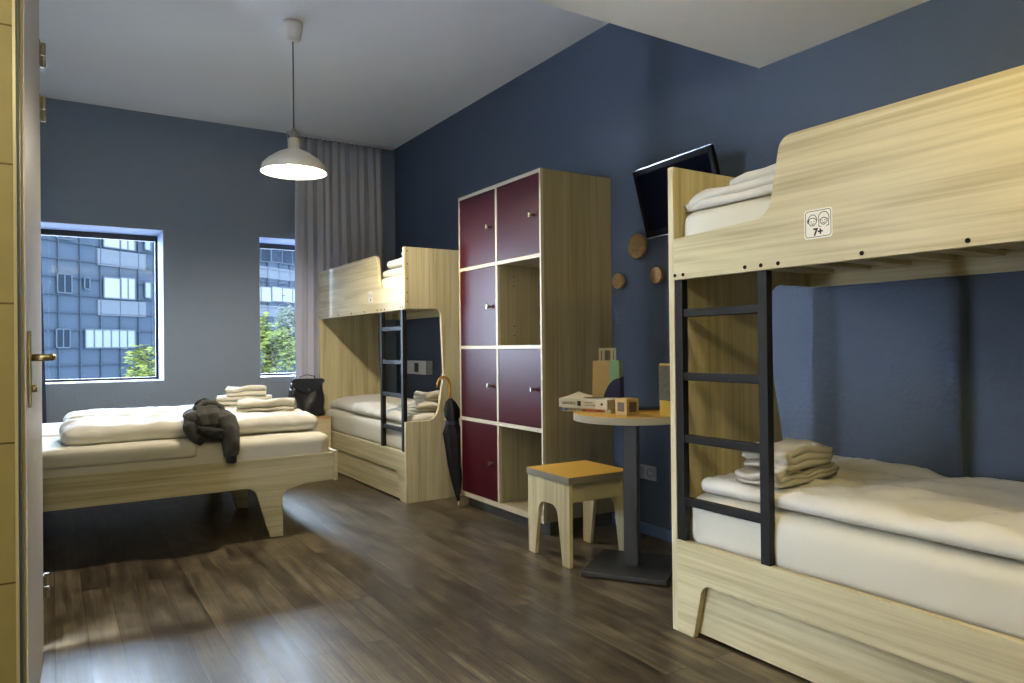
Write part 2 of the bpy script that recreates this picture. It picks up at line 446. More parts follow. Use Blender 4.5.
tag(obj('trim_3', B(1.19, 1.206, 2.24, 4.16, CH - .009, CH - .0005), white_paint), 'thin white cable duct on the ceiling leading to the pendant lamp', 'trim', kind='structure')
# ------------------------------------------------------------ curtains
def curtain(x0, x1, z0, z1, yc, n, seed, lean0=0, lean1=0, amp=.035):
    bm = bmesh.new(); NX, NZ = n * 14, 30; rows = []
    for k in range(NZ + 1):
        t = k / NZ; z = z1 + (z0 - z1) * t; row = []
        for i in range(NX + 1):
            u = i / NX
            ph = u * n * 2 * math.pi + 1.5 * math.sin(u * 11 + seed) + 2.2 * noise.noise(Vector((u * 7, t * .5, seed + 9))) + t * .6 * math.sin(u * 5 + seed)
            a = amp * (.55 + .6 * t) * (.8 + .4 * noise.noise(Vector((u * 8, t * 2, seed))))
            x = x0 + (x1 - x0) * u + (lean0 * (1 - u) + lean1 * u) * t + .010 * math.sin(2 * ph)
            row.append(bm.verts.new((x, yc + a * math.sin(ph) + .012 * noise.noise(Vector((u * 20, t * 4, seed + 5))), z)))
        rows.append(row)
    for a, b in zip(rows, rows[1:]):
        for i in range(NX): bm.faces.new([a[i], a[i+1], b[i+1], b[i]])
    return bm
ct = thing('curtain', 'tall grey pleated curtain hanging beside the narrow window', 'curtain', (0, 0, 0))
o = obj('curtain_cloth', curtain(1.86, 2.68, .06, 2.992, 6.505, 10, 2, -.01, .04, .026), curtain_m, ct, smooth=True)
so = o.modifiers.new('s', 'SOLIDIFY'); so.thickness = .003
for k in range(19): obj('curtain_glider', tube([(1.875 + k * .0433, 6.505, 2.985), (1.875 + k * .0433, 6.505, 2.998)], .004, 8), grey_post, ct)
tag(obj('curtain_rail', B(1.80, 2.80, 6.49, 6.52, 2.998, 3.019), mat('rail', '#e0e0e4', .5)), 'slim pale track on the ceiling holding the grey curtain', 'curtain rail')
c2 = thing('curtain', 'dark edge of a curtain hanging just right of the open door leaf', 'curtain')
o = obj('curtain_cloth', curtain(-.42, -.085, .06, 2.965, 6.505, 5, 5, .0, .05, .02), mat('shaded curtain cloth', '#2c3550', .8), c2, smooth=True)  # grey-blue curtain in shade, the shade put into a darker cloth colour
so = o.modifiers.new('s', 'SOLIDIFY'); so.thickness = .003

# ------------------------------------------------------------ pendant lamp
LX, LY = 1.219, 4.30
pl = thing('pendant_lamp', 'lit white enamel pendant lamp hanging over the double bed', 'lamp', (LX, LY, 0))
obj('ceiling_cup', lathe([(0, CH - .001), (.058, CH - .001), (.058, CH - .02), (.044, CH - .105), (.036, CH - .112), (0, CH - .112)], 32), enamel, pl, smooth=True)
obj('cord', tube([(0, 0, CH - .11), (0, 0, 2.37)], .0042, 8), cord_m, pl, smooth=True)
so_ = obj('lamp_holder', lathe([(0, 2.385), (.012, 2.385), (.014, 2.365), (.026, 2.36), (.027, 2.315), (.02, 2.31), (0, 2.31)], 24), steel, pl, smooth=True)
for s in (-1, 1):
    br_ = tube([(s * .020, 0, 2.37), (s * .036, 0, 2.366), (s * .040, 0, 2.33), (s * .034, 0, 2.305)], .003, 8)
    obj('bracket', br_, steel, so_, smooth=True)
prof = [(.019, 2.335), (.034, 2.325), (.034, 2.262), (.05, 2.258), (.095, 2.238), (.15, 2.20), (.182, 2.168), (.192, 2.125), (.190, 2.123), (.179, 2.164), (.148, 2.194), (.095, 2.231), (.05, 2.250), (.02, 2.254)]
obj('lamp_shade', lathe(prof, 64), [enamel], pl, smooth=True)
obj('bulb', lathe([(0, 2.135), (.022, 2.14), (.036, 2.155), (.040, 2.175), (.034, 2.195), (.02, 2.215), (.016, 2.25), (0, 2.25)], 24), mat('bulb glow', (1, .87, .68), 1, emit=1600), pl, smooth=True)

# ------------------------------------------------------------ bunk beds
def bunk(root, L, D, flip, ladder_end, other_end, bolts, drawer_in=.03):
    """s runs from the ladder end (0) to the other end (L); flip: ladder end at high y"""
    Y = (lambda s: L - s) if flip else (lambda s: s)
    sb_ = lambda s0, s1: (min(Y(s0), Y(s1)), max(Y(s0), Y(s1)))
    T = .027
    closed_front = rounded([(0, 0), (D, 0), (D, .56), (.655, .56, .05), (.56, 1.0, .12), (.565, 1.325, .07), (D, 1.325), (D, 1.748), (0, 1.748)])
    open_front = rounded([(0, 0), (D, 0), (D, 1.748), (0, 1.748), (0, 1.325), (.278, 1.325, .045), (.297, .87, .25), (.24, .552, .09), (0, .552)])
    for kind, s in ((ladder_end, 0), (other_end, L - T)):
        a, b = sb_(s, s + T)
        obj('end_panel', prism(closed_front if kind == 'A' else open_front, 'XZ', a, b), woodZ, root, bevel=.0015)
    # lower front board with drawer arch
    pts = rounded([(T, 0), (.105, 0), (.15, .205, .045), (L - .15, .205, .045), (L - .105, 0), (L - T, 0), (L - T, .345), (T, .345)])
    obj('base_board', prism([(Y(p[0]), p[1]) for p in pts], 'YZ', 0, .025), woodY, root, bevel=.0012)
    dr = obj('drawer', box(prism([(Y(.085), .012), (Y(L - .085), .012), (Y(L - .085), .262), (Y(.085), .262)], 'YZ', drawer_in, drawer_in + .02),
             drawer_in + .021, D - .12, .12, L - .12, .02, .2), woodY, root)
    # upper guard
    pts = rounded([(T, 1.32), (L - T, 1.32), (L - T, 1.743), (.502, 1.743, .05), (.452, 1.492, .07), (T, 1.475)], 8)
    g = obj('guard_panel', prism([(Y(p[0]), p[1]) for p in pts], 'YZ', 0, .025), woodY, root, bevel=.0015)
    a, b = sb_(T, L - T)
    obj('rear_rail', B(D - .028, D - .003, a, b, 1.32, 1.47), woodY, root)
    obj('rear_rail', B(D - .028, D - .003, a, b, .25, .40), woodY, root)
    for z in (1.375,):
        for k in range(12):
            yy = a + (b - a) * (k + .5) / 12
            obj('slat', B(.027, D - .03, yy - .035, yy + .035, z, z + .018), woodX, root)
    obj('bed_base', B(.027, D - .03, a + .002, b - .002, .285, .31), woodY, root)
    # mattresses
    obj('mattress', soft(.028, D - .035, a + .004, b - .004, 1.395, 1.578, rx=.05, rz=.05, res=.04, amp=.0025, freq=4), sheet, root, smooth=True)
    obj('mattress', soft(.028, D - .035, a + .008, b - .008, .312, .522, rx=.07, rz=.06, res=.04, amp=.004, freq=4, seed=4), sheet, root, smooth=True)
    # ladder
    x0, x1 = .0, .028
    lm = bmesh.new()
    for s in (.032, .408):
        a, b = sb_(s, s + .036); box(lm, x0 - .002, x1, a, b, .346, 1.318)
    ld = obj('ladder', lm, black_metal, root, bevel=.002)
    a, b = sb_(.068, .408)
    for z in (1.178, .943, .712, .478):
        obj('rung', B(x0 + .001, x1 - .001, a, b, z, z + .03), black_metal, ld, bevel=.003)
    for s in bolts:
        for zz in ((1.336,)):
            obj('bolt', cyl((-.002, Y(s), zz), (.001, Y(s), zz), .0068, 14), black_bolt, root)
    if ladder_end == 'B':
        for z in (1.72, 1.63, 1.53, 1.435, 1.375):
            obj('bolt', cyl((.022, -.002, z), (.022, .001, z), .006, 12), mat('end bolt', '#6d6046', .5), root)
    # age sticker
    st_s = .635 if flip else .62
    st = obj('sticker', prism(rounded([(-.048, -.045, .01), (.048, -.045, .01), (.048, .045, .01), (-.048, .045, .01)]), 'YZ', -.0012, -.0002), mat('sticker white', '#e6e3d6', .5), root, loc=(0, Y(st_s), 1.443))
    def line(pts, r=.0011, closed=False):
        bm = bmesh.new(); P = [Vector((-.0014, -p[0], p[1])) for p in pts]
        if closed: P.append(P[0])
        for p, q in zip(P, P[1:]):
            dd = (q - p).normalized(); n = Vector((0, -dd.z, dd.y)) * r; e = dd * r * .6
            bm.faces.new([bm.verts.new(v) for v in (p - n - e, p + n - e, q + n + e, q - n + e)])
        return bm
    # outline of the rounded border, and two drawn heads
    art = [line(rounded([(-.043, -.04, .009), (.043, -.04, .009), (.043, .04, .009), (-.043, .04, .009)]), .0009, True)]
    def ell(cx, cy, rx, ry, a0=0, a1=360, n=20): return [(cx + rx * math.cos(R(a0 + (a1 - a0) * k / n)), cy + ry * math.sin(R(a0 + (a1 - a0) * k / n))) for k in range(n + 1)]
    art += [line(ell(-.019, .012, .0145, .017)), line(ell(-.020, .006, .015, .013, 20, 160)), line(ell(-.034, .010, .003, .005)),
            line([(-.025, .008), (-.022, .008)]), line([(-.015, .008), (-.012, .008)]), line(ell(-.018, .003, .004, .003, 200, 340, 6)),
            line(ell(.019, .012, .0125, .017, 180, 360)), line(ell(.019, .014, .018, .020, -30, 210)), line(ell(.019, .002, .013, .014, 30, 150)),
            line([(.0345, .004), (.036, -.008), (.028, -.011)]), line([(.0035, .004), (.002, -.008), (.010, -.011)]),
            line([(.013, .008), (.016, .008)]), line([(.022, .008), (.025, .008)]), line(ell(.019, .003, .004, .003, 200, 340, 6))]
    bmj = bmesh.new()
    for a_ in art:
        me = bpy.data.meshes.new('tmp'); a_.to_mesh(me); a_.free(); bmj.from_mesh(me); bpy.data.meshes.remove(me)
    obj('drawing', bmj, ink, st)
    text_mesh('lettering', '7+', .030, ink, st, (-.0016, 0, -.026), (R(90), 0, R(-90)), bold=.0012)

DB = WR - 1.975 - .004
near_bunk = thing('bunk_bed', 'pale wood bunk bed in the foreground at the right edge of the photo', 'bunk bed', (1.975, -.03, 0), 0, None)
bunk(near_bunk, 2.007, DB, True, 'A', 'A', (.033, .074, .357, .422, .489, .774, 1.06, 1.35, 1.62, 1.9))
far_bunk = thing('bunk_bed', 'pale wood bunk bed in the far corner by the grey curtain', 'bunk bed', (2.04, 4.557, 0), 0, None)
far_bunk.scale = (1, 1, 1.012)
bunk(far_bunk, 1.90, WR - 2.04 - .004, False, 'B', 'A', (.03, .071, .353, .421, .49, .758, 1.045, 1.353, 1.623, 1.86), .010)

# ------------------------------------------------------------ bedding on the bunks
def duvet_layers(name, label, cat, x0, w, y_tip, layers, t, z, group=None, seed=0, m=26, mt=linen, droop=0):
    """folded duvet whose stepped folds point to +y"""
    o = obj(name, folded(w, layers, t, seed, .012, m, droop), mt, None, smooth=True, loc=(x0, y_tip, z))
    return tag(o, label, cat, group)
# near bunk, top: duvet folded in three stepped layers
o = duvet_layers('duvet', 'white duvet folded in steps on the upper level of the near bunk', 'duvet', 2.02, .72, 1.2, [(-.5, .735), (-.5, .62), (-.5, .52)], .030, 1.579, seed=3)
# near bunk, bottom duvet
def dfold(w):
    r = abs(noise.noise(Vector((w.x * 5 + w.y * 2.5, w.y * 3.2, 3)))); q = abs(noise.noise(Vector((w.x * 13 - w.y * 4, w.y * 8, 7))))
    return .008 * math.sin(w.y * 9 + w.x * 4) + .045 * r - .022 * q - .006
tag(obj('duvet', soft(2.012, 2.80, 0.02, 1.885, .522, .590, rx=.06, rz=.034, res=.022, amp=.007, freq=5, seed=9, folds=dfold), linen, smooth=True),
    'white duvet spread over the lower mattress of the near bunk', 'duvet')
def towel(x, y, z, rz, w, ln, t, label, group=None, seed=0, n=4):
    o = obj('folded_towel', folded(w, ln, t, seed, .013, 22), towel_m, None, smooth=True, loc=(x, y, z), rot=(0, 0, rz))
    return tag(o, label, 'towel', group)
towel(2.22, 1.735, .590, R(-83), .17, [(-.19, .19), (-.185, .18), (-.19, .185)], .017, 'flat folded white towel lowest of the pile on the near bunk', seed=1)
towel(2.21, 1.725, .643, R(-83), .17, [(-.15, .13), (-.12, .14), (-.14, .15)], .024, 'thick folded white towel on top of the pile on the near bunk', seed=5)
# far bunk, top: three soft folds
for i, (a, b, z0, z1) in enumerate(((4.60, 5.10, 1.583, 1.655), (4.60, 5.01, 1.652, 1.725))):
    tag(obj('pillow', soft(2.09, 2.72, a, b, z0, z1 - .004, rx=.05, res=.03, amp=.005, seed=20 + i), linen, smooth=True),
        ['white pillow flat on the far upper bunk mattress, lowest of three', 'white pillow in the middle of the three on the far upper bunk'][i], 'pillow', 'pillows on the far upper bunk')
tag(obj('pillow', soft(2.11, 2.68, 4.60, 4.80, 1.722, 1.768, rx=.05, res=.03, amp=.006, seed=24), linen, smooth=True), 'white rolled pillow topmost on the far upper bunk', 'pillow', 'pillows on the far upper bunk')
# far bunk, bottom
def pw(w): return (w.x, w.y, w.z + .05 * max(0, 1 - ((w.x - 2.42) / .35) ** 2) * max(0, 1 - ((w.y - 6.1) / .36) ** 2) * (1 if w.z > .54 else 0))
tag(obj('pillow', soft(2.10, 2.74, 5.72, 6.42, .523, .60, rx=.10, res=.028, amp=.007, seed=31, warp=pw), linen, smooth=True), 'white pillow at the head of the far lower bunk', 'pillow')
tag(obj('duvet', soft(2.075, 2.78, 4.60, 5.74, .523, .61, rx=.07, res=.025, amp=.010, freq=5, seed=33, folds=dfold), linen, smooth=True), 'white duvet over the lower mattress of the far bunk', 'duvet')
towel(2.16, 4.74, .618, R(0), .34, [(-.11, .12), (-.11, .11), (-.10, .11)], .020, 'folded white towel at the open end of the far bunk, lower one', seed=7)
towel(2.24, 4.74, .682, R(0), .24, [(-.08, .10), (-.08, .09), (-.07, .09)], .020, 'folded white towel at the open end of the far bunk, upper one', seed=8)
ws = thing('reading_lamp', 'white wall box with socket and reading light above the far lower bunk', 'wall unit', (WR, 5.95, .89))
obj('housing', B(-.07, -.001, -.20, .20, -.062, .062), mat('white plastic', '#c8ccd0', .4), ws, bevel=.006)
obj('socket', B(-.074, -.0705, -.05, .03, -.04, .04), socket_d, ws, bevel=.001)
obj('lamp_head', lathe([(0, -.05), (.035, -.05), (.042, 0), (.03, .05), (0, .055)], 20), black_metal, ws, smooth=True, loc=(-.07, .24, 0))

# ------------------------------------------------------------ double bed (two single frames side by side)
def bed(label, x, y, w, ln, group, mattress_seed):
    """x = right end, y = front; local origin at right front corner, extends to -x and +y"""
    r = thing('bed', label, 'bed', (x, y, 0), 0, group)
    T = .025
    def leg_board(yy, nm):
        pts = rounded([(-ln, .452), (-ln, .29), (-ln + .18, .29, .04), (-ln + .21, 0), (-ln + .29, 0), (-ln + .37, .29, .06), (-.455, .29, .06),
                       (-.368, 0), (-.298, 0), (-.30, .255, .06), (-.17, .285, .2), (0, .293), (0, .452)])
        return obj(nm, prism(pts, 'XZ', yy, yy + T), woodX, r, bevel=.0015)
    leg_board(0, 'side_board'); leg_board(w - T, 'side_board')
    obj('end_board', B(0.0005, .027, -.002, w, .285, .462), woodY, r, bevel=.0015)
    obj('end_board', B(-ln - .026, -ln, 0, w, .29, .462), woodY, r, bevel=.0015)
    obj('slatted_base', B(-ln, 0, T, w - T, .375, .40), woodX, r)
    def drp(v):
        return (v.x, v.y, v.z)
    obj('mattress', soft(-ln + .004, -.004, .008 if mattress_seed != 2 else .012, w - .02, .402, .572, rx=.07, rz=.045, res=.03, amp=.004, freq=4.5, seed=mattress_seed, warp=drp), sheet, r, smooth=True)
    return r
bed('wooden bed with white mattress and dark jacket, front one of the joined pair', 1.408, 4.20, .90, 2.03, 'joined beds by the window', 1)
bed('wooden bed of the joined pair, rear one under the windows', 1.408, 5.103, .90, 2.03, 'joined beds by the window', 2)
def fold1(w): return -.022 * abs(noise.noise(Vector((w.x * 9 + w.y * 5, w.y * 12, 5)))) + .016 * noise.noise(Vector((w.x * 5, w.y * 9, 1))) - .010 * math.exp(-((w.y - 4.62) / .02) ** 2)
tag(obj('duvet', soft(.03, 1.372, 4.32, 4.98, .574, .682, rx=.06, rz=.06, res=.022, amp=.009, freq=6, seed=41, folds=fold1), linen, smooth=True), 'long folded white duvet along the front bed under the jacket', 'duvet')
tag(obj('duvet', soft(.06, 1.33, 5.13, 5.60, .574, .676, rx=.06, rz=.06, res=.022, amp=.009, freq=6, seed=43), linen, smooth=True), 'long folded white duvet along the rear bed by the window wall', 'duvet')
# sheet turned over the front edge of the mattress
tag(obj('bed_sheet', soft(-.55, .66, 4.198, 4.40, .49, .583, rx=.03, rz=.012, res=.03, amp=.004, freq=6, seed=45, warp=lambda v: (v.x, v.y - .006, v.z - (0.0 if v.y > 4.25 else .0) )), sheet, smooth=True), 'white sheet turned down over the front mattress edge left of the jacket', 'bed sheet')
# towels on the double bed
towel(.97, 5.36, .686, R(-14), .36, [(-.14, .11), (-.13, .10)], .028, 'wide folded white towel under the small one on the rear bed', seed=11)
towel(1.03, 5.34, .744, R(-14), .26, [(-.10, .08), (-.09, .07)], .032, 'small folded white towel topmost on the rear bed', seed=12)
towel(1.00, 4.80, .684, R(-18), .34, [(-.14, .10), (-.10, .12), (-.13, .08)], .022, 'loosely folded white towel beside the jacket on the front duvet', seed=13)

# jacket: lumpy cloth body, two sleeves, hood and cuffs
jk = thing('jacket', 'crumpled charcoal hooded jacket draped over the front bed edge', 'jacket', (.74, 4.28, .60))
def blob(cx, cy, cz, rx, ry, rz, bm, rot=0):
    M = Matrix.Translation((cx, cy, cz)) @ Matrix.Rotation(rot, 4, 'Y') @ Matrix.Diagonal((rx, ry, rz, 1))
    bmesh.ops.create_icosphere(bm, subdivisions=3, radius=1, matrix=M)
def cloth_blob(name, bm, m, parent, vox=.009, disp=.012, size=.05, seed=0):
    o = obj(name, bm, m, parent, smooth=True)
    rm = o.modifiers.new('r', 'REMESH'); rm.mode = 'VOXEL'; rm.voxel_size = vox; rm.use_smooth_shade = True
    sm = o.modifiers.new('s', 'SMOOTH'); sm.iterations = 3; sm.factor = .5
    tx = bpy.data.textures.new('folds', 'CLOUDS'); tx.noise_scale = size; tx.noise_depth = 1
    dm = o.modifiers.new('d', 'DISPLACE'); dm.texture = tx; dm.strength = disp; dm.mid_level = .5; dm.texture_coords = 'LOCAL'
    return o
bm = bmesh.new()   # body heap
blob(-.02, .09, .105, .115, .11, .045, bm); blob(.04, .0, .09, .09, .08, .055, bm, .2); blob(-.07, .0, .08, .07, .085, .065, bm)
blob(.0, -.045, .04, .07, .05, .075, bm)
cloth_blob('body', bm, jacket_m, jk, .008, .016, .06)
bm = bmesh.new()   # right sleeve hanging over the edge in a smooth bow
tube([(-.01, .03, .10), (.035, -.02, .105), (.068, -.065, .085), (.082, -.085, .03), (.084, -.098, -.03), (.086, -.100, -.115)], [.045, .055, .066, .066, .058, .048], 24, bm, flat=.62)
cloth_blob('sleeve', bm, jacket_m, jk, .007, .012, .055)
bm = bmesh.new(); tube([(.086, -.101, -.10), (.087, -.102, -.152)], [.047, .043], 24, bm, flat=.6)
cloth_blob('cuff', bm, jacket_d, jk, .006, .003)
bm = bmesh.new()   # left sleeve, curled
tube([(-.05, .06, .12), (-.10, .0, .10), (-.112, -.055, .055), (-.095, -.085, .01), (-.072, -.095, -.015)], [.04, .045, .042, .038, .034], 20, bm, flat=.8)
cloth_blob('sleeve', bm, jacket_m, jk, .007, .010, .05)
bm = bmesh.new(); tube([(-.082, -.092, -.005), (-.055, -.098, -.030)], [.033, .029], 18, bm, flat=.8)
cloth_blob('cuff', bm, jacket_d, jk, .006, .003)
bm = bmesh.new()   # folded front panel in three soft bands
tube([(-.045, .06, .145), (-.05, -.02, .145), (-.052, -.08, .11), (-.05, -.10, .06)], [.026, .032, .032, .028], 18, bm, flat=.6)
tube([(.0, .06, .15), (.0, -.02, .150), (.0, -.082, .115), (.002, -.10, .06)], [.03, .036, .036, .03], 18, bm, flat=.55)
cloth_blob('front_flap', bm, jacket_m, jk, .006, .006, .04)
bm = bmesh.new(); tube([(-.085, -.10, .045), (-.03, -.112, .02), (.02, -.113, .01), (.06, -.105, .035)], [.020, .034, .036, .022], 14, bm)
cloth_blob('hem_band', bm, jacket_d, jk, .006, .014, .03)
bm = bmesh.new(); tube([(-.09, .03, .125), (-.075, .0, .145), (-.03, .02, .172), (.02, .02, .170), (.055, .0, .15), (.065, -.03, .12)], [.012, .02, .022, .022, .02, .012], 14, bm)
cloth_blob('hood', bm, jacket_m, jk, .006, .008, .04)
bm = bmesh.new(); tube([(-.075, .11, .13), (-.05, .10, .17), (-.02, .10, .185), (.02, .11, .17), (.04, .13, .13)], [.014, .018, .02, .018, .014], 14, bm)
cloth_blob('collar', bm, jacket_d, jk, .006, .006, .04)

# ------------------------------------------------------------ bedside box and bag
bx = thing('bedside_box', 'pale wooden bedside box under the black bag', 'bedside table', (1.46, 6.09, 0))
obj('body', B(0, .565, 0, .40, 0, .46), woodX, bx, bevel=.002); obj('top', B(-.003, .568, -.004, .40, .4605, .483), wood('box top', '#b89863', '#94744a', 'X'), bx, bevel=.002)
bg = thing('handbag', 'slouchy black leather shoulder bag on the bedside box', 'bag', (1.865, 6.26, .484))
def bagwarp(v):
    t = v.z / .30; k = 1 - .10 * t * (1 - .2 * t)
    return (v.x * k + .012 * noise.noise(v * 9), v.y * (1 - .45 * t) + .018 * noise.noise(Vector((v.x * 12, v.z * 8, 2))), max(.001, v.z + (.02 * math.cos(v.x * 14) if t > .8 else 0)))
obj('body', soft(-.15, .15, -.075, .075, .0, .30, rx=.03, rz=.03, res=.014, amp=.006, freq=9, seed=51, warp=bagwarp), leather, bg, smooth=True)
fl = prism(rounded([(-.148, .30), (-.09, .225, .02), (0, .195, .03), (.09, .235, .02), (.148, .305), (.13, .325, .01), (-.13, .33, .01)]), 'XZ', -.062, -.050)
f_ = obj('flap', fl, leather_l, bg, bevel=.003)
obj('button', lathe([(0, 0), (.009, 0), (.009, .004), (0, .006)], 16), silver, f_, loc=(0, -.064, .232), rot=(R(90), 0, 0), smooth=True)
obj('strap', tube([(-.08, -.02, .30), (-.06, -.03, .345), (0, -.03, .36), (.06, -.03, .345), (.08, -.02, .30)], .006, 8, flat=.5), leather, bg, smooth=True)
obj('strap', tube([(-.14, -.04, .30), (-.165, -.06, .2), (-.185, -.07, .12), (-.175, -.07, .06), (-.14, -.07, .02)], .005, 8, flat=.5), leather, bg, smooth=True)

# ------------------------------------------------------------ locker unit
LXF, LY0, LY1, LZ0, LZ1 = 2.32, 3.315, 4.285, .075, 2.08
lk = thing('locker', 'tall wooden locker unit with six burgundy doors and two open cubbies', 'locker', (LXF, LY0, 0))
dep = WR - LXF - .003; wy = LY1 - LY0; T = .02
cs = bmesh.new()
box(cs, .02, dep, 0, T, LZ0, LZ1 - .0); box(cs, .02, dep, wy - T, wy, LZ0, LZ1)
box(cs, .02, dep, T, wy - T, LZ1 - .022, LZ1); box(cs, .02, dep, T, wy - T, LZ0, LZ0 + .03)
box(cs, dep - .02, dep - .001, T, wy - T, LZ0 + .03, LZ1 - .022)
ym = wy / 2
box(cs, .02, dep - .02, ym - T / 2, ym + T / 2, LZ0 + .03, LZ1 - .022)
SH = [1.59, 1.07, .595]
for z in SH:
    box(cs, .02, dep - .02, T, ym - T / 2, z - .011, z + .011); box(cs, .02, dep - .02, ym + T / 2, wy - T, z - .011, z + .011)
obj('carcass', cs, lockZ, lk)
ed = bmesh.new()     # pale front edging
box(ed, 0, .0198, 0, T * .7, LZ0, LZ1); box(ed, 0, .0198, wy - T * .7, wy, LZ0, LZ1)
box(ed, 0, .0198, T * .7, wy - T * .7, LZ1 - .02, LZ1); box(ed, 0, .0198, T * .7, wy - T * .7, LZ0, LZ0 + .03)
box(ed, 0, .0198, ym - T / 2, ym + T / 2, LZ0 + .03, LZ1 - .02)
for z in SH:
    box(ed, 0, .0198, T * .7, ym - T / 2, z - .011, z + .011); box(ed, 0, .0198, ym + T / 2, wy - T * .7, z - .011, z + .011)
obj('front_edging', ed, lockE, lk)
obj('plinth', B(.05, dep - .01, .01, wy - .01, 0, LZ0), mat('plinth', '#4a4741', .6), lk)
zs = [LZ0 + .03] + [z for z in SH[::-1]] + [LZ1 - .02]
for col in (0, 1):
    y0, y1 = ((T * .7 + .003, ym - T / 2 - .003), (ym + T / 2 + .003, wy - T * .7 - .003))[col]
    for r_ in range(4):
        if col == 0 and r_ in (0, 2): continue
        a = zs[r_] + (.013 if r_ else .002); b = zs[r_ + 1] - (.013 if r_ < 3 else .002)
        dd = obj('locker_door', B(.002, .019, y0, y1, a, b), red_door, lk, bevel=.001)
        kz = a + (b - a) * .49; ky = y0 + .062
        kb = bmesh.new(); cyl((.002, ky, kz), (-.014, ky, kz), .007, 14, kb); cyl((-.014, ky, kz), (-.022, ky, kz), .012, 18, kb); box(kb, -.030, -.022, ky - .003, ky + .003, kz - .013, kz + .013)
        obj('knob', kb, steel, dd)
for z in (1.14, 1.20, 1.45, 1.51):       # shelf pin holes in the open cubby
    for xx in (.12, .40):
        obj('shelf_pin', cyl((xx, ym - T/2 - .0005, z), (xx, ym - T/2 - .004, z), .004, 8), black_bolt, lk)

# ------------------------------------------------------------ umbrella
um = thing('umbrella', 'closed navy umbrella with cane crook handle leaning by the lockers', 'umbrella', (2.255, 4.20, 0))
top, tip = Vector((.088, .285, .80)), Vector((0, 0, .004))
def along(t): return tip + (top - tip) * t
cn = bmesh.new(); N = 30; rings = []
prof = [(.055, .006), (.12, .020), (.22, .036), (.35, .052), (.5, .068), (.60, .070), (.66, .056), (.70, .042), (.74, .056), (.80, .060), (.86, .042), (.895, .012)]
for t, r0 in prof:
    ring = []
    for k in range(N):
        th = 2 * math.pi * k / N; rr = r0 * (1 + .20 * math.sin(th * 5 + t * 4) + .13 * math.sin(th * 11 + t * 9) + .25 * (noise.noise(Vector((th * .9, t * 7, 3)))))
        p = along(t); ring.append(cn.verts.new((p.x + rr * .86 * math.cos(th), p.y + rr * .55 * math.sin(th), p.z)))
    rings.append(ring)
for A, Bq in zip(rings, rings[1:]):
    for k in range(N): cn.faces.new([A[k], A[(k+1) % N], Bq[(k+1) % N], Bq[k]])
cn.faces.new(rings[0][::-1]); cn.faces.new(rings[-1])
ca = obj('canopy', cn, navy, um, smooth=True)
p = along(.69)
obj('tie_strap', lathe([(.047, -.011), (.049, -.011), (.049, .011), (.047, .011)], 24), mat('strap', '#1a2030', .5), ca, loc=p)
obj('shaft', tube([along(.0), along(.06)], [.004, .005], 10), steel, um, smooth=True)
hp = [along(.89), along(.96), along(1.0) + Vector((0, 0, .01))]
c0 = along(1.0) + Vector((-.046, 0, .012))
for k in range(1, 12):
    a_ = R(200 * k / 11); hp.append(c0 + Vector((.046 * math.cos(a_), 0, .052 * math.sin(a_))))
obj('crook_handle', tube(hp, .0095, 12), cane, um, smooth=True)

# ------------------------------------------------------------ stool
st = thing('stool', 'square wooden stool with yellow top and arched sides', 'stool', (2.285, 2.955, 0), R(-2))
hw = .187
sp = rounded([(-hw, 0), (-hw + .062, 0), (-hw + .108, .285, .06), (hw - .108, .285, .06), (hw - .062, 0), (hw, 0), (hw, .405), (-hw, .405)], 10)
hi = hw - .019
for q in (-1, 1):
    a, b = sorted((q * hw, q * (hw - .02)))
    obj('side_panel', prism(sp, 'YZ', a, b), woodZ, st, bevel=.001)
obj('apron', B(-hw + .0205, hw - .0205, -hw + .05, -hw + .068, .30, .405), woodX, st, bevel=.001)
obj('apron', B(-hw + .0205, hw - .0205, hw - .068, hw - .05, .30, .405), woodX, st, bevel=.001)
obj('seat', B(-hw - .006, hw + .006, -hw - .006, hw + .006, .4055, .437), grey_edge, st, bevel=.001)
obj('seat_surface', B(-hw - .005, hw + .005, -hw - .005, hw + .005, .4372, .4395), yellow_top, st)

# ------------------------------------------------------------ round table
TX, TY, TZ = 2.335, 2.60, .754
tb = thing('round_table', 'small round yellow topped table on a dark pedestal', 'table', (TX, TY, 0))
tr = .275
tt = obj('tabletop', lathe([(0, TZ - .035), (tr - .002, TZ - .035), (tr, TZ - .033), (tr, TZ - .003), (tr - .001, TZ - .0022), (0, TZ - .0022)], 72), mat('table edge', '#9c947c', .5), tb)
obj('top_surface', lathe([(0, TZ - .0021), (tr - .003, TZ - .0021), (tr - .003, TZ), (0, TZ)], 72), yellow_top, tt)
ra = math.atan2(-.322, .229)
def rotp(x, y, a): return (x * math.cos(a) - y * math.sin(a), x * math.sin(a) + y * math.cos(a))
def rsq(h_, a): return [rotp(x, y, a) for x, y in ((-h_, -h_), (h_, -h_), (h_, h_), (-h_, h_))]
obj('base_plate', prism(rsq(.198, ra), 'XY', .004, .028), plate_m, tb, bevel=.003)
obj('column', prism(rsq(.034, ra), 'XY', .028, TZ - .05), grey_post, tb, bevel=.004)
obj('flange', prism(rsq(.085, ra), 'XY', TZ - .05, TZ - .0352), grey_post, tb, bevel=.002)

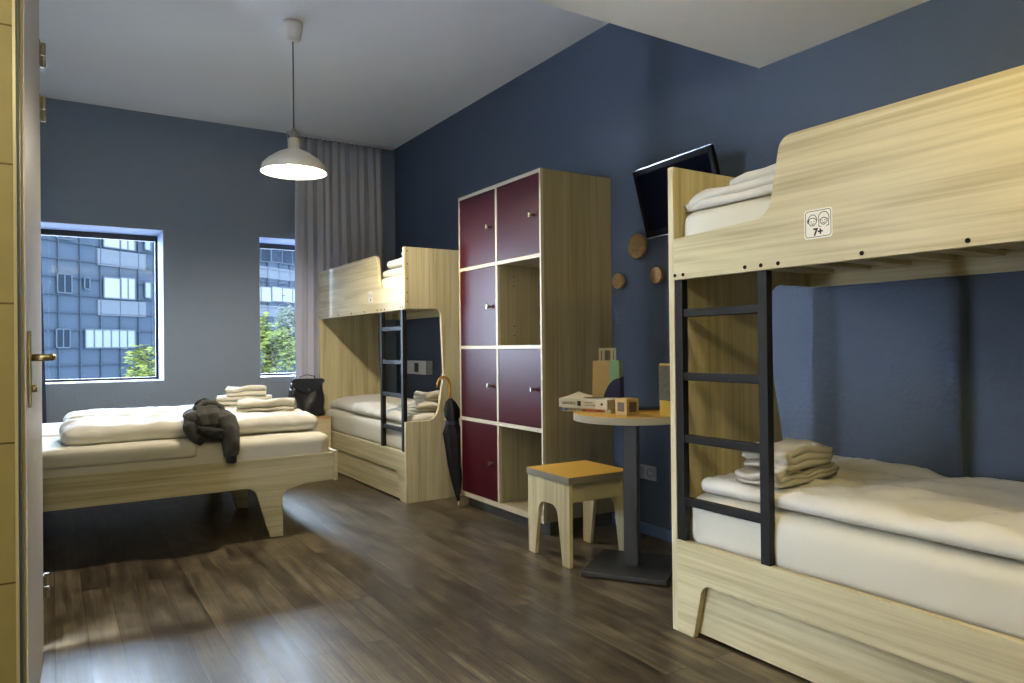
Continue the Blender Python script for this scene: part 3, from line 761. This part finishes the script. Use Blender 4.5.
# books: local frame x along spine (left->right as seen), y away
def book(label, c0, c1, depth, z, t, cover, lift=0):
    a = math.atan2(c1[1] - c0[1], c1[0] - c0[0]); ln = math.hypot(c1[0] - c0[0], c1[1] - c0[1])
    r = tag(thing('book', label, 'book', (c0[0], c0[1], z), a), group=None)
    def cv(z0, z1, lf):
        bm = bmesh.new(); n = 12; up = []
        for j in range(n + 1):
            row = []
            for i in range(n + 1):
                x = ln * i / n; y = depth * j / n
                zz = lf * (max(0, 1 - x / (ln * .55)) ** 2) * (y / depth) ** 1.5
                row.append((x, y, zz))
            up.append(row)
        V0 = [[bm.verts.new((x, y, z0 + q)) for x, y, q in rw] for rw in up]; V1 = [[bm.verts.new((x, y, z1 + q)) for x, y, q in rw] for rw in up]
        for j in range(n):
            for i in range(n):
                bm.faces.new([V1[j][i], V1[j][i+1], V1[j+1][i+1], V1[j+1][i]]); bm.faces.new([V0[j][i], V0[j+1][i], V0[j+1][i+1], V0[j][i+1]])
        for i in range(n):
            for (r0, r1) in ((V0[0], V1[0]), (V1[n], V0[n])): bm.faces.new([r0[i], r0[i+1], r1[i+1], r1[i]])
            bm.faces.new([V0[i][0], V1[i][0], V1[i+1][0], V0[i+1][0]]); bm.faces.new([V0[i][n], V0[i+1][n], V1[i+1][n], V1[i][n]])
        return bm
    bmc = cv(t - .002, t, lift); box(bmc, 0, ln, 0, depth, 0, .002); box(bmc, 0, ln, -.002, 0, 0, t)
    obj('cover', bmc, cover, r)
    obj('page_block', B(.003, ln - .003, .0005, depth - .004, .0021, t - .0022), paper_m, r)
    return r, ln
FR = R(90)
c0, c1 = Vector((2.105, 2.865)), Vector((2.195, 2.605))
b1, ln = book('thin worn book with orange and white spine under the thick book', c0 + Vector((.010, -.010)), c1 + Vector((.012, -.012)), .17, TZ + .0005, .019, mat('lower book cover', '#b9b18f', .5))
obj('spine_label', B(.12, .245, -.0026, -.002, .003, .016), mat('orange print', '#a5591f', .6), b1); obj('spine_label', B(.0, .03, -.0026, -.002, .003, .016), mat('blue print', '#7784a0', .6), b1)
text_mesh('spine_text', 'CITY FOOD TRENDS', .013, ink, b1, (.078, -.0032, .0095), (FR, 0, 0))
text_mesh('spine_text', 'EDITION', .010, ink, b1, (.21, -.0032, .0095), (FR, 0, 0))
b2, ln = book('thick white hardcover book with lifted cover lying on the thin book', c0, c1, .175, TZ + .0202, .044, book_white, .022)
text_mesh('spine_text', 'SAVOKA', .020, ink_grey, b2, (.058, -.0032, .022), (FR, 0, 0))
obj('spine_emblem', B(.108, .128, -.0028, -.002, .010, .034), mat('emblem', '#2c1d12', .6), b2)
text_mesh('spine_text', 'Travel Stories', .009, ink_grey, b2, (.17, -.0032, .028), (FR, 0, 0)); text_mesh('spine_text', 'around the world', .008, ink_grey, b2, (.18, -.0032, .016), (FR, 0, 0))
obj('spine_emblem', lathe([(0, 0), (.006, 0), (.006, .001), (0, .001)], 16), ink, b2, loc=(.245, -.002, .022), rot=(FR, 0, 0))
obj('cover_print', lathe([(0, .0), (.055, .0), (.055, .0008), (0, .0008)], 32), mat('cover print', '#4f4835', .6), b2, loc=(.15, .085, .0452))

wb = thing('wooden_block', 'small wooden cube with dark square windows on the table edge', 'box', (2.222, 2.500, TZ + .0005), R(3))
s_ = .038
obj('cube', B(-s_, s_, -s_, s_, 0, .078), cork, wb, bevel=.002)
for k in range(2):
    g = bmesh.new()
    if k == 0: box(g, -s_ - .001, -s_, -.021, .021, .018, .060)
    else: box(g, -.023, .023, -s_ - .001, -s_, .016, .062)
    obj('dark_window', g, mat('block window', '#4a3b20', .5), wb)

pb = thing('paper_bag', 'kraft paper carrier bag with mint and navy print on the table', 'paper bag', (2.325, 2.755, TZ + .0005), R(-56))
bw_, bd_, bh_ = .068, .035, .245
pm = bmesh.new()
def bagp(z, k): return [(-bw_ * k, -bd_ * k), (bw_ * k, -bd_ * k), (bw_ * k * 1.0, 0), (bw_ * k, bd_ * k), (-bw_ * k, bd_ * k), (-bw_ * k, 0)]
lv = [(0, 1.05), (.06, 1.03), (.15, 1.0), (bh_, .97)]
rg = []
for z, k in lv:
    pp = bagp(z, k); q = list(pp)
    ins = .012 * (z / bh_)
    q[2] = (q[2][0] - ins, 0); q[5] = (q[5][0] + ins, 0)
    rg.append([pm.verts.new((x, y, z)) for x, y in q])
for A, Bq in zip(rg, rg[1:]):
    for k in range(6): pm.faces.new([A[k], A[(k+1) % 6], Bq[(k+1) % 6], Bq[k]])
pm.faces.new(rg[0][::-1])
o = obj('bag_body', pm, kraft, pb); sd = o.modifiers.new('s', 'SOLIDIFY'); sd.thickness = .0012
# mint band on the right third and right side, navy hill below
obj('mint_print', prism([(.018, .10), (.0685, .10), (.0672, .2455), (.018, .2455)], 'XZ', -.0372, -.0366), mint, pb)
hill = [(-.022, .002)] + [(-.022 + .095 * (k / 10), .002 + .158 * math.sin(math.pi / 2 * (k / 10) ** .6)) for k in range(1, 11)] + [(.073, .002)]
obj('navy_print', prism(hill, 'XZ', -.0388, -.0380), navy_print, pb)
sd_m = bmesh.new(); vs = [sd_m.verts.new(p) for p in ((.0735, -.0375, .002), (.0735, .0375, .002), (.0705, .036, .166), (.0705, -.0365, .162))]; sd_m.faces.new(vs)
o = obj('navy_print', sd_m, navy_print, pb); so = o.modifiers.new('s', 'SOLIDIFY'); so.thickness = .001
sd_m = bmesh.new(); vs = [sd_m.verts.new(p) for p in ((.0706, -.0366, .163), (.0706, .036, .167), (.0683, .034, .2455), (.0683, -.034, .2455))]; sd_m.faces.new(vs)
o = obj('mint_print', sd_m, mint, pb); so = o.modifiers.new('s', 'SOLIDIFY'); so.thickness = .001
for s in (-1, 1):
    yy = s * bd_ * .9; hb = bmesh.new()
    box(hb, -.036, -.024, yy - .001, yy + .001, .235, .295); box(hb, .024, .036, yy - .001, yy + .001, .235, .295); box(hb, -.036, .036, yy - .001, yy + .001, .2952, .307)
    obj('paper_handle', hb, mat('handle paper', '#bdb79c', .85), pb)
tag(obj('tablet', B(-.075, .075, -.05, .05, 0, .010), mat('black glass', '#0c0c0d', .25), bevel=.003, loc=(2.50, 2.665, TZ + .0005), rot=(0, 0, R(-40))), 'flat black device lying at the back of the table', 'tablet')
br = thing('brochure_box', 'upright carton with yellow base and dark picture behind the bunk post', 'carton', (2.352, 2.398, TZ + .0005), R(-50))
obj('carton', B(-.014, .075, -.022, .022, 0, .235), mat('carton yellow', '#b99c3c', .6), br, bevel=.001)
obj('picture', prism([(-.016, .07), (.0765, .06), (.0765, .225), (-.016, .228)], 'XZ', -.0235, -.0225), mat('carton picture', '#4a4a38', .5, var=.9, vscale=45), br)
obj('picture', B(-.0155, -.0145, -.022, .022, .06, .228), mat('carton green', '#3c4a30', .5, var=.6, vscale=40), br)

# ------------------------------------------------------------ television, pegs, sockets
tv = thing('television', 'black flat television tilted on the wall behind the near bunk', 'television', (2.655, 2.60, 1.83))
tw, th = .60, .362
ax = Matrix.Rotation(R(-90 - 5), 4, 'Z')
M = ax @ Matrix.Rotation(R(15), 4, 'X')
tv.rotation_euler = M.to_euler()
obj('bezel', B(-tw/2, tw/2, 0, .022, -th/2, th/2), tv_case, tv, bevel=.005)
obj('screen', B(-tw/2 + .028, tw/2 - .028, -.0012, .0005, -th/2 + .034, th/2 - .028), tv_screen, tv)
obj('back_shell', prism(rounded([(-tw/2 + .02, -th/2 + .02, .02), (tw/2 - .02, -th/2 + .02, .02), (tw/2 - .02, th/2 - .02, .02), (-tw/2 + .02, th/2 - .02, .02)]), 'XZ', .0222, .05), tv_case, tv, bevel=.012)
obj('silver_trim', B(-tw/2 + .004, tw/2 - .004, .002, .02, -th/2 - .005, -th/2 - .0002), silver, tv)
obj('silver_trim', B(-tw/2 + .004, tw/2 - .004, .006, .016, th/2 + .0002, th/2 + .003), silver, tv)
obj('wall_arm', box(bmesh.new(), -.03, .03, .05, .11, -.03, .03), grey_post, tv)
MI = tv.rotation_euler.to_matrix().to_4x4().inverted()
wa = box(bmesh.new(), .09, .166, -.025, .025, -.045, .005); bmesh.ops.transform(wa, matrix=MI, verts=wa.verts); obj('wall_bracket', wa, grey_post, tv)
wa = box(bmesh.new(), .166, .184, -.07, .07, -.1, .06); bmesh.ops.transform(wa, matrix=MI, verts=wa.verts); obj('wall_plate', wa, grey_post, tv)
for (y, z, r_, lab) in ((3.045, 1.635, .070, 'largest round wooden wall peg, upper one of three'), (2.893, 1.457, .045, 'round wooden wall peg nearest the bunk post'), (3.212, 1.451, .045, 'round wooden wall peg nearest the locker')):
    pg = thing('wall_peg', lab, 'wall hook', (WR, y, z), 0, 'round wooden pegs on the blue wall')
    pg.rotation_euler = (0, R(-90), 0)
    obj('disc', lathe([(0, .03), (r_ * .97, .03), (r_, .033), (r_, .046), (r_ * .97, .05), (0, .052)], 40), peg_wood, pg)
    obj('stem', lathe([(0, .001), (.014, .001), (.014, .0298), (0, .0298)], 16), peg_wood, pg)
sk = thing('wall_socket', 'double power socket low on the blue wall behind the table', 'socket', (WR, 3.03, .353))
obj('plate', B(-.012, -.0005, -.078, .078, -.04, .04), mat('blue grey socket', '#9aa0a6', .4), sk, bevel=.003)
for s in (-1, 1):
    sc_ = obj('outlet', lathe([(.022, 0), (.026, 0), (.026, .002), (.022, .002), (.021, -.004), (0, -.004)], 24), mat('outlet ring', '#6a7482', .4), sk, loc=(-.0125, s * .038, 0), rot=(0, R(-90), 0))
    obj('pin_hole', cyl((-.012, s * .038, -.012), (-.0135, s * .038, -.012), .003, 8), socket_d, sk); obj('pin_hole', cyl((-.012, s * .038, .012), (-.0135, s * .038, .012), .003, 8), socket_d, sk)

# ------------------------------------------------------------ outside
grd = struct('ground_outside', B(-60, 120, 7.5, 160, -9.2, -9), mat('bounce pavement', '#c6c8ca', .9), 'paved ground far below the windows')  # unseen ground, its pale tone chosen to bounce daylight onto the ceiling
SF = 1.8; U = Vector((.814, .581, 0)); Nn = Vector((.581, -.814, 0)); P0 = Vector((1.44, 29.97, 0)) * SF
ob = thing('office_building', 'large blue grey office block seen through both windows', 'building', (P0.x, P0.y, 0), math.atan2(U.y, U.x))
fac = mat('blue facade panel', (.0048, .0066, .0092), .7, var=.10, vscale=.25, spec=0); fac2 = mat('pale facade panel', (.0098, .0116, .0140), .7, var=.08, vscale=.3, spec=0)
fac_line = mat('facade joint', (.0046, .0063, .0089), .7, spec=0)
def zz(z): return 1.08 + (z - 1.08) * SF
obj('wall', B(-20, 48, 0, 12, -9, 13), fac, ob)
bd = bmesh.new()
for za, zb in ((4.15, 4.75), (2.33, 2.9), (5.45, 6.4)):
    box(bd, -.12 * SF, 1.93 * SF, -.12, -.01, zz(za), zz(zb)); box(bd, 3.6 * SF, 14 * SF, -.12, -.01, zz(za + .25), zz(zb + .2))
obj('pale_band', bd, fac2, ob)
jt = bmesh.new()
for k in range(-9, 30):
    box(jt, k * .8 * SF - .02, k * .8 * SF + .02, -.14, -.0, -2, 13)
for k in range(-3, 10):
    box(jt, -19, 47, -.14, -.0, zz(.55 + k * .61) - .015, zz(.55 + k * .61) + .015)
obj('panel_joint', jt, fac_line, ob)
w_lit = mat('bright office glass', (.021, .022, .023), .6, spec=0); w_dark = mat('dark office glass', (.0018, .0026, .004), .6, spec=0); w_blind = mat('blinds behind glass', (.018, .021, .0215), .6, spec=0)
wfr = mat('facade window frame', (.0068, .0088, .0112), .6, spec=0)
def fwin(u0, u1, z0, z1, n, gm):
    x0, x1, a, b = u0 * SF, u1 * SF, zz(z0), zz(z1)
    fr = bmesh.new(); t = .07
    box(fr, x0, x1, -.2, -.145, a, a + t); box(fr, x0, x1, -.2, -.145, b - t, b)
    for k in range(n + 1):
        c = x0 + (x1 - x0) * k / n; box(fr, c - t / 2, c + t / 2, -.2, -.145, a + t, b - t)
    f = obj('window', fr, wfr, ob); obj('pane', B(x0 + .01, x1 - .01, -.17, -.15, a + .01, b - .01), gm, f)
for row in (0, 1):
    dz = row * 1.86
    fwin(.10, .78, 2.95 + dz, 3.75 + dz, 1, w_lit); fwin(.80, 1.43, 2.95 + dz, 3.8 + dz, 2, w_lit)
    fwin(-1.66, -1.14, 3.03 + dz, 3.72 + dz, 2, w_dark); fwin(-.66, -.46, 3.22 + dz, 3.66 + dz, 1, w_dark); fwin(1.87, 2.15, 3.05 + dz, 3.70 + dz, 1, w_blind)
fwin(-.64, 1.41, 1.13, 1.83, 6, w_blind); fwin(-1.71, -1.22, 1.15, 1.82, 2, w_dark)
fwin(7.6, 9.0, 3.25, 4.0, 2, w_lit); fwin(9.05, 11.3, 3.3, 4.05, 3, w_lit); fwin(7.6, 9.0, 5.15, 5.9, 2, w_dark); fwin(9.05, 11.3, 5.2, 6.0, 3, w_dark)
fwin(-4.2, -2.6, 1.13, 1.83, 4, w_blind); fwin(-4.2, -2.6, 2.95, 3.75, 4, w_lit); fwin(-4.2, -2.6, 4.8, 5.6, 4, w_lit)

def tree(name, label, x, y, zc, rx, rz, n, seed, leafcol, zb=-9):
    rnd = random.Random(seed)
    t = thing(name, label, 'tree', (x, y, zb))
    H = zc - zb
    tr_ = tube([(0, 0, 0), (.1, .05, H * .5), (0, 0, H)], [.16, .12, .05], 10)
    for k in range(7):
        a = k * 2.4; z0 = H - rz * .8 + k * rz * .2
        tube([(0, 0, z0), (math.cos(a) * rx * .5, math.sin(a) * rx * .5, z0 + .35), (math.cos(a) * rx * .9, math.sin(a) * rx * .9, z0 + .6)], [.04, .025, .01], 6, tr_)
    obj('trunk', tr_, mat('bark', (.01, .009, .007), .9, spec=0), t)
    bm = bmesh.new()
    cl = [Vector((rnd.gauss(0, .5) * rx, rnd.gauss(0, .5) * rx, H + rnd.uniform(-1, .85) * rz)) for _ in range(26)]
    for i in range(n):
        c = cl[i % 26]; p = c + Vector((rnd.gauss(0, .17) * rx, rnd.gauss(0, .17) * rx, rnd.gauss(0, .13) * rz))
        s = rnd.uniform(.035, .075); M = Matrix.Rotation(rnd.uniform(0, 6.28), 3, 'Z') @ Matrix.Rotation(rnd.uniform(-1.2, 1.2), 3, 'X')
        q = [M @ Vector(v) * s + p for v in ((-1, 0, 0), (0, -.45, .06), (1, 0, 0), (0, .45, .06))]
        bm.faces.new([bm.verts.new(v) for v in q])
    obj('foliage', bm, leafcol, t)
leaf1 = mat('bright leaves', (.019, .023, .006), .8, var=.35, vscale=3, spec=0); leaf2 = mat('silvery leaves', (.014, .017, .013), .8, var=.3, vscale=3, spec=0)
tree('young_tree', 'bright green leafy branches at the lower right of the wide window', 1.95, 14, .35, .75, .9, 6000, 3, leaf1)
tree('leafy_tree', 'yellow green tree at the lower left of the narrow window', 3.40, 14, .55, .42, 1.05, 7000, 4, leaf1)
tree('birch_tree', 'pale silvery tree in the right half of the narrow window', 4.75, 16, .9, .75, 1.5, 11000, 5, leaf2)

# ------------------------------------------------------------ light
wd = bpy.data.worlds.new('World'); S.world = wd; wd.use_nodes = True
nt = wd.node_tree; bgn = nt.nodes['Background']
bgn.inputs['Color'].default_value = (.72, .82, 1.0, 1); bgn.inputs['Strength'].default_value = 68
def light(name, kind, loc, power, col, size=.05, rot=(0, 0, 0), **k):
    l = bpy.data.lights.new(name, kind); l.energy = power; l.color = col
    if kind == 'AREA': l.shape = 'DISK'; l.size = size
    else: l.shadow_soft_size = size
    for a, b in k.items(): setattr(l, a, b)
    o = bpy.data.objects.new(name, l); C.objects.link(o); o.location = loc; o.rotation_euler = rot
    return o
WARM = (1, .84, .45)
light('entrance_lamp', 'POINT', (-.10, .10, 2.20), 36, WARM, .07)
light('room_lamp', 'POINT', (1.50, .36, 2.25), 25, WARM, .07)
for a, b, z0, z1 in W:      # sampling portals only, they give no light themselves
    l = bpy.data.lights.new('portal', 'AREA'); l.shape = 'RECTANGLE'; l.size = b - a; l.size_y = z1 - z0; l.cycles.is_portal = True
    o = bpy.data.objects.new('portal', l); C.objects.link(o); o.location = ((a+b)/2, YF + .49, (z0+z1)/2); o.rotation_euler = (R(-90), 0, 0)

# ------------------------------------------------------------ camera
yaw, pit, rol, F = R(32.6), R(.31), R(-.61), 718.0
fw = Vector((math.sin(yaw) * math.cos(pit), math.cos(yaw) * math.cos(pit), math.sin(pit)))
r0 = Vector((math.cos(yaw), -math.sin(yaw), 0)); u0 = r0.cross(fw)
rt = r0 * math.cos(rol) + u0 * math.sin(rol); up = u0 * math.cos(rol) - r0 * math.sin(rol)
cd = bpy.data.cameras.new('camera'); cam = bpy.data.objects.new('camera', cd); C.objects.link(cam)
cam.matrix_world = Matrix(((rt.x, up.x, -fw.x, 0), (rt.y, up.y, -fw.y, 0), (rt.z, up.z, -fw.z, 1.08), (0, 0, 0, 1)))
cd.sensor_width = 36; cd.lens = F / 1024 * 36; cd.clip_start = .05; cd.clip_end = 500
S.camera = cam
vs = S.view_settings; vs.view_transform = 'Standard'; vs.look = 'None'; vs.gamma = 1; vs.use_curve_mapping = False; vs.exposure = .3
S.cycles.use_denoising = True; S.cycles.max_bounces = 8; S.cycles.diffuse_bounces = 5; S.cycles.sample_clamp_indirect = 4
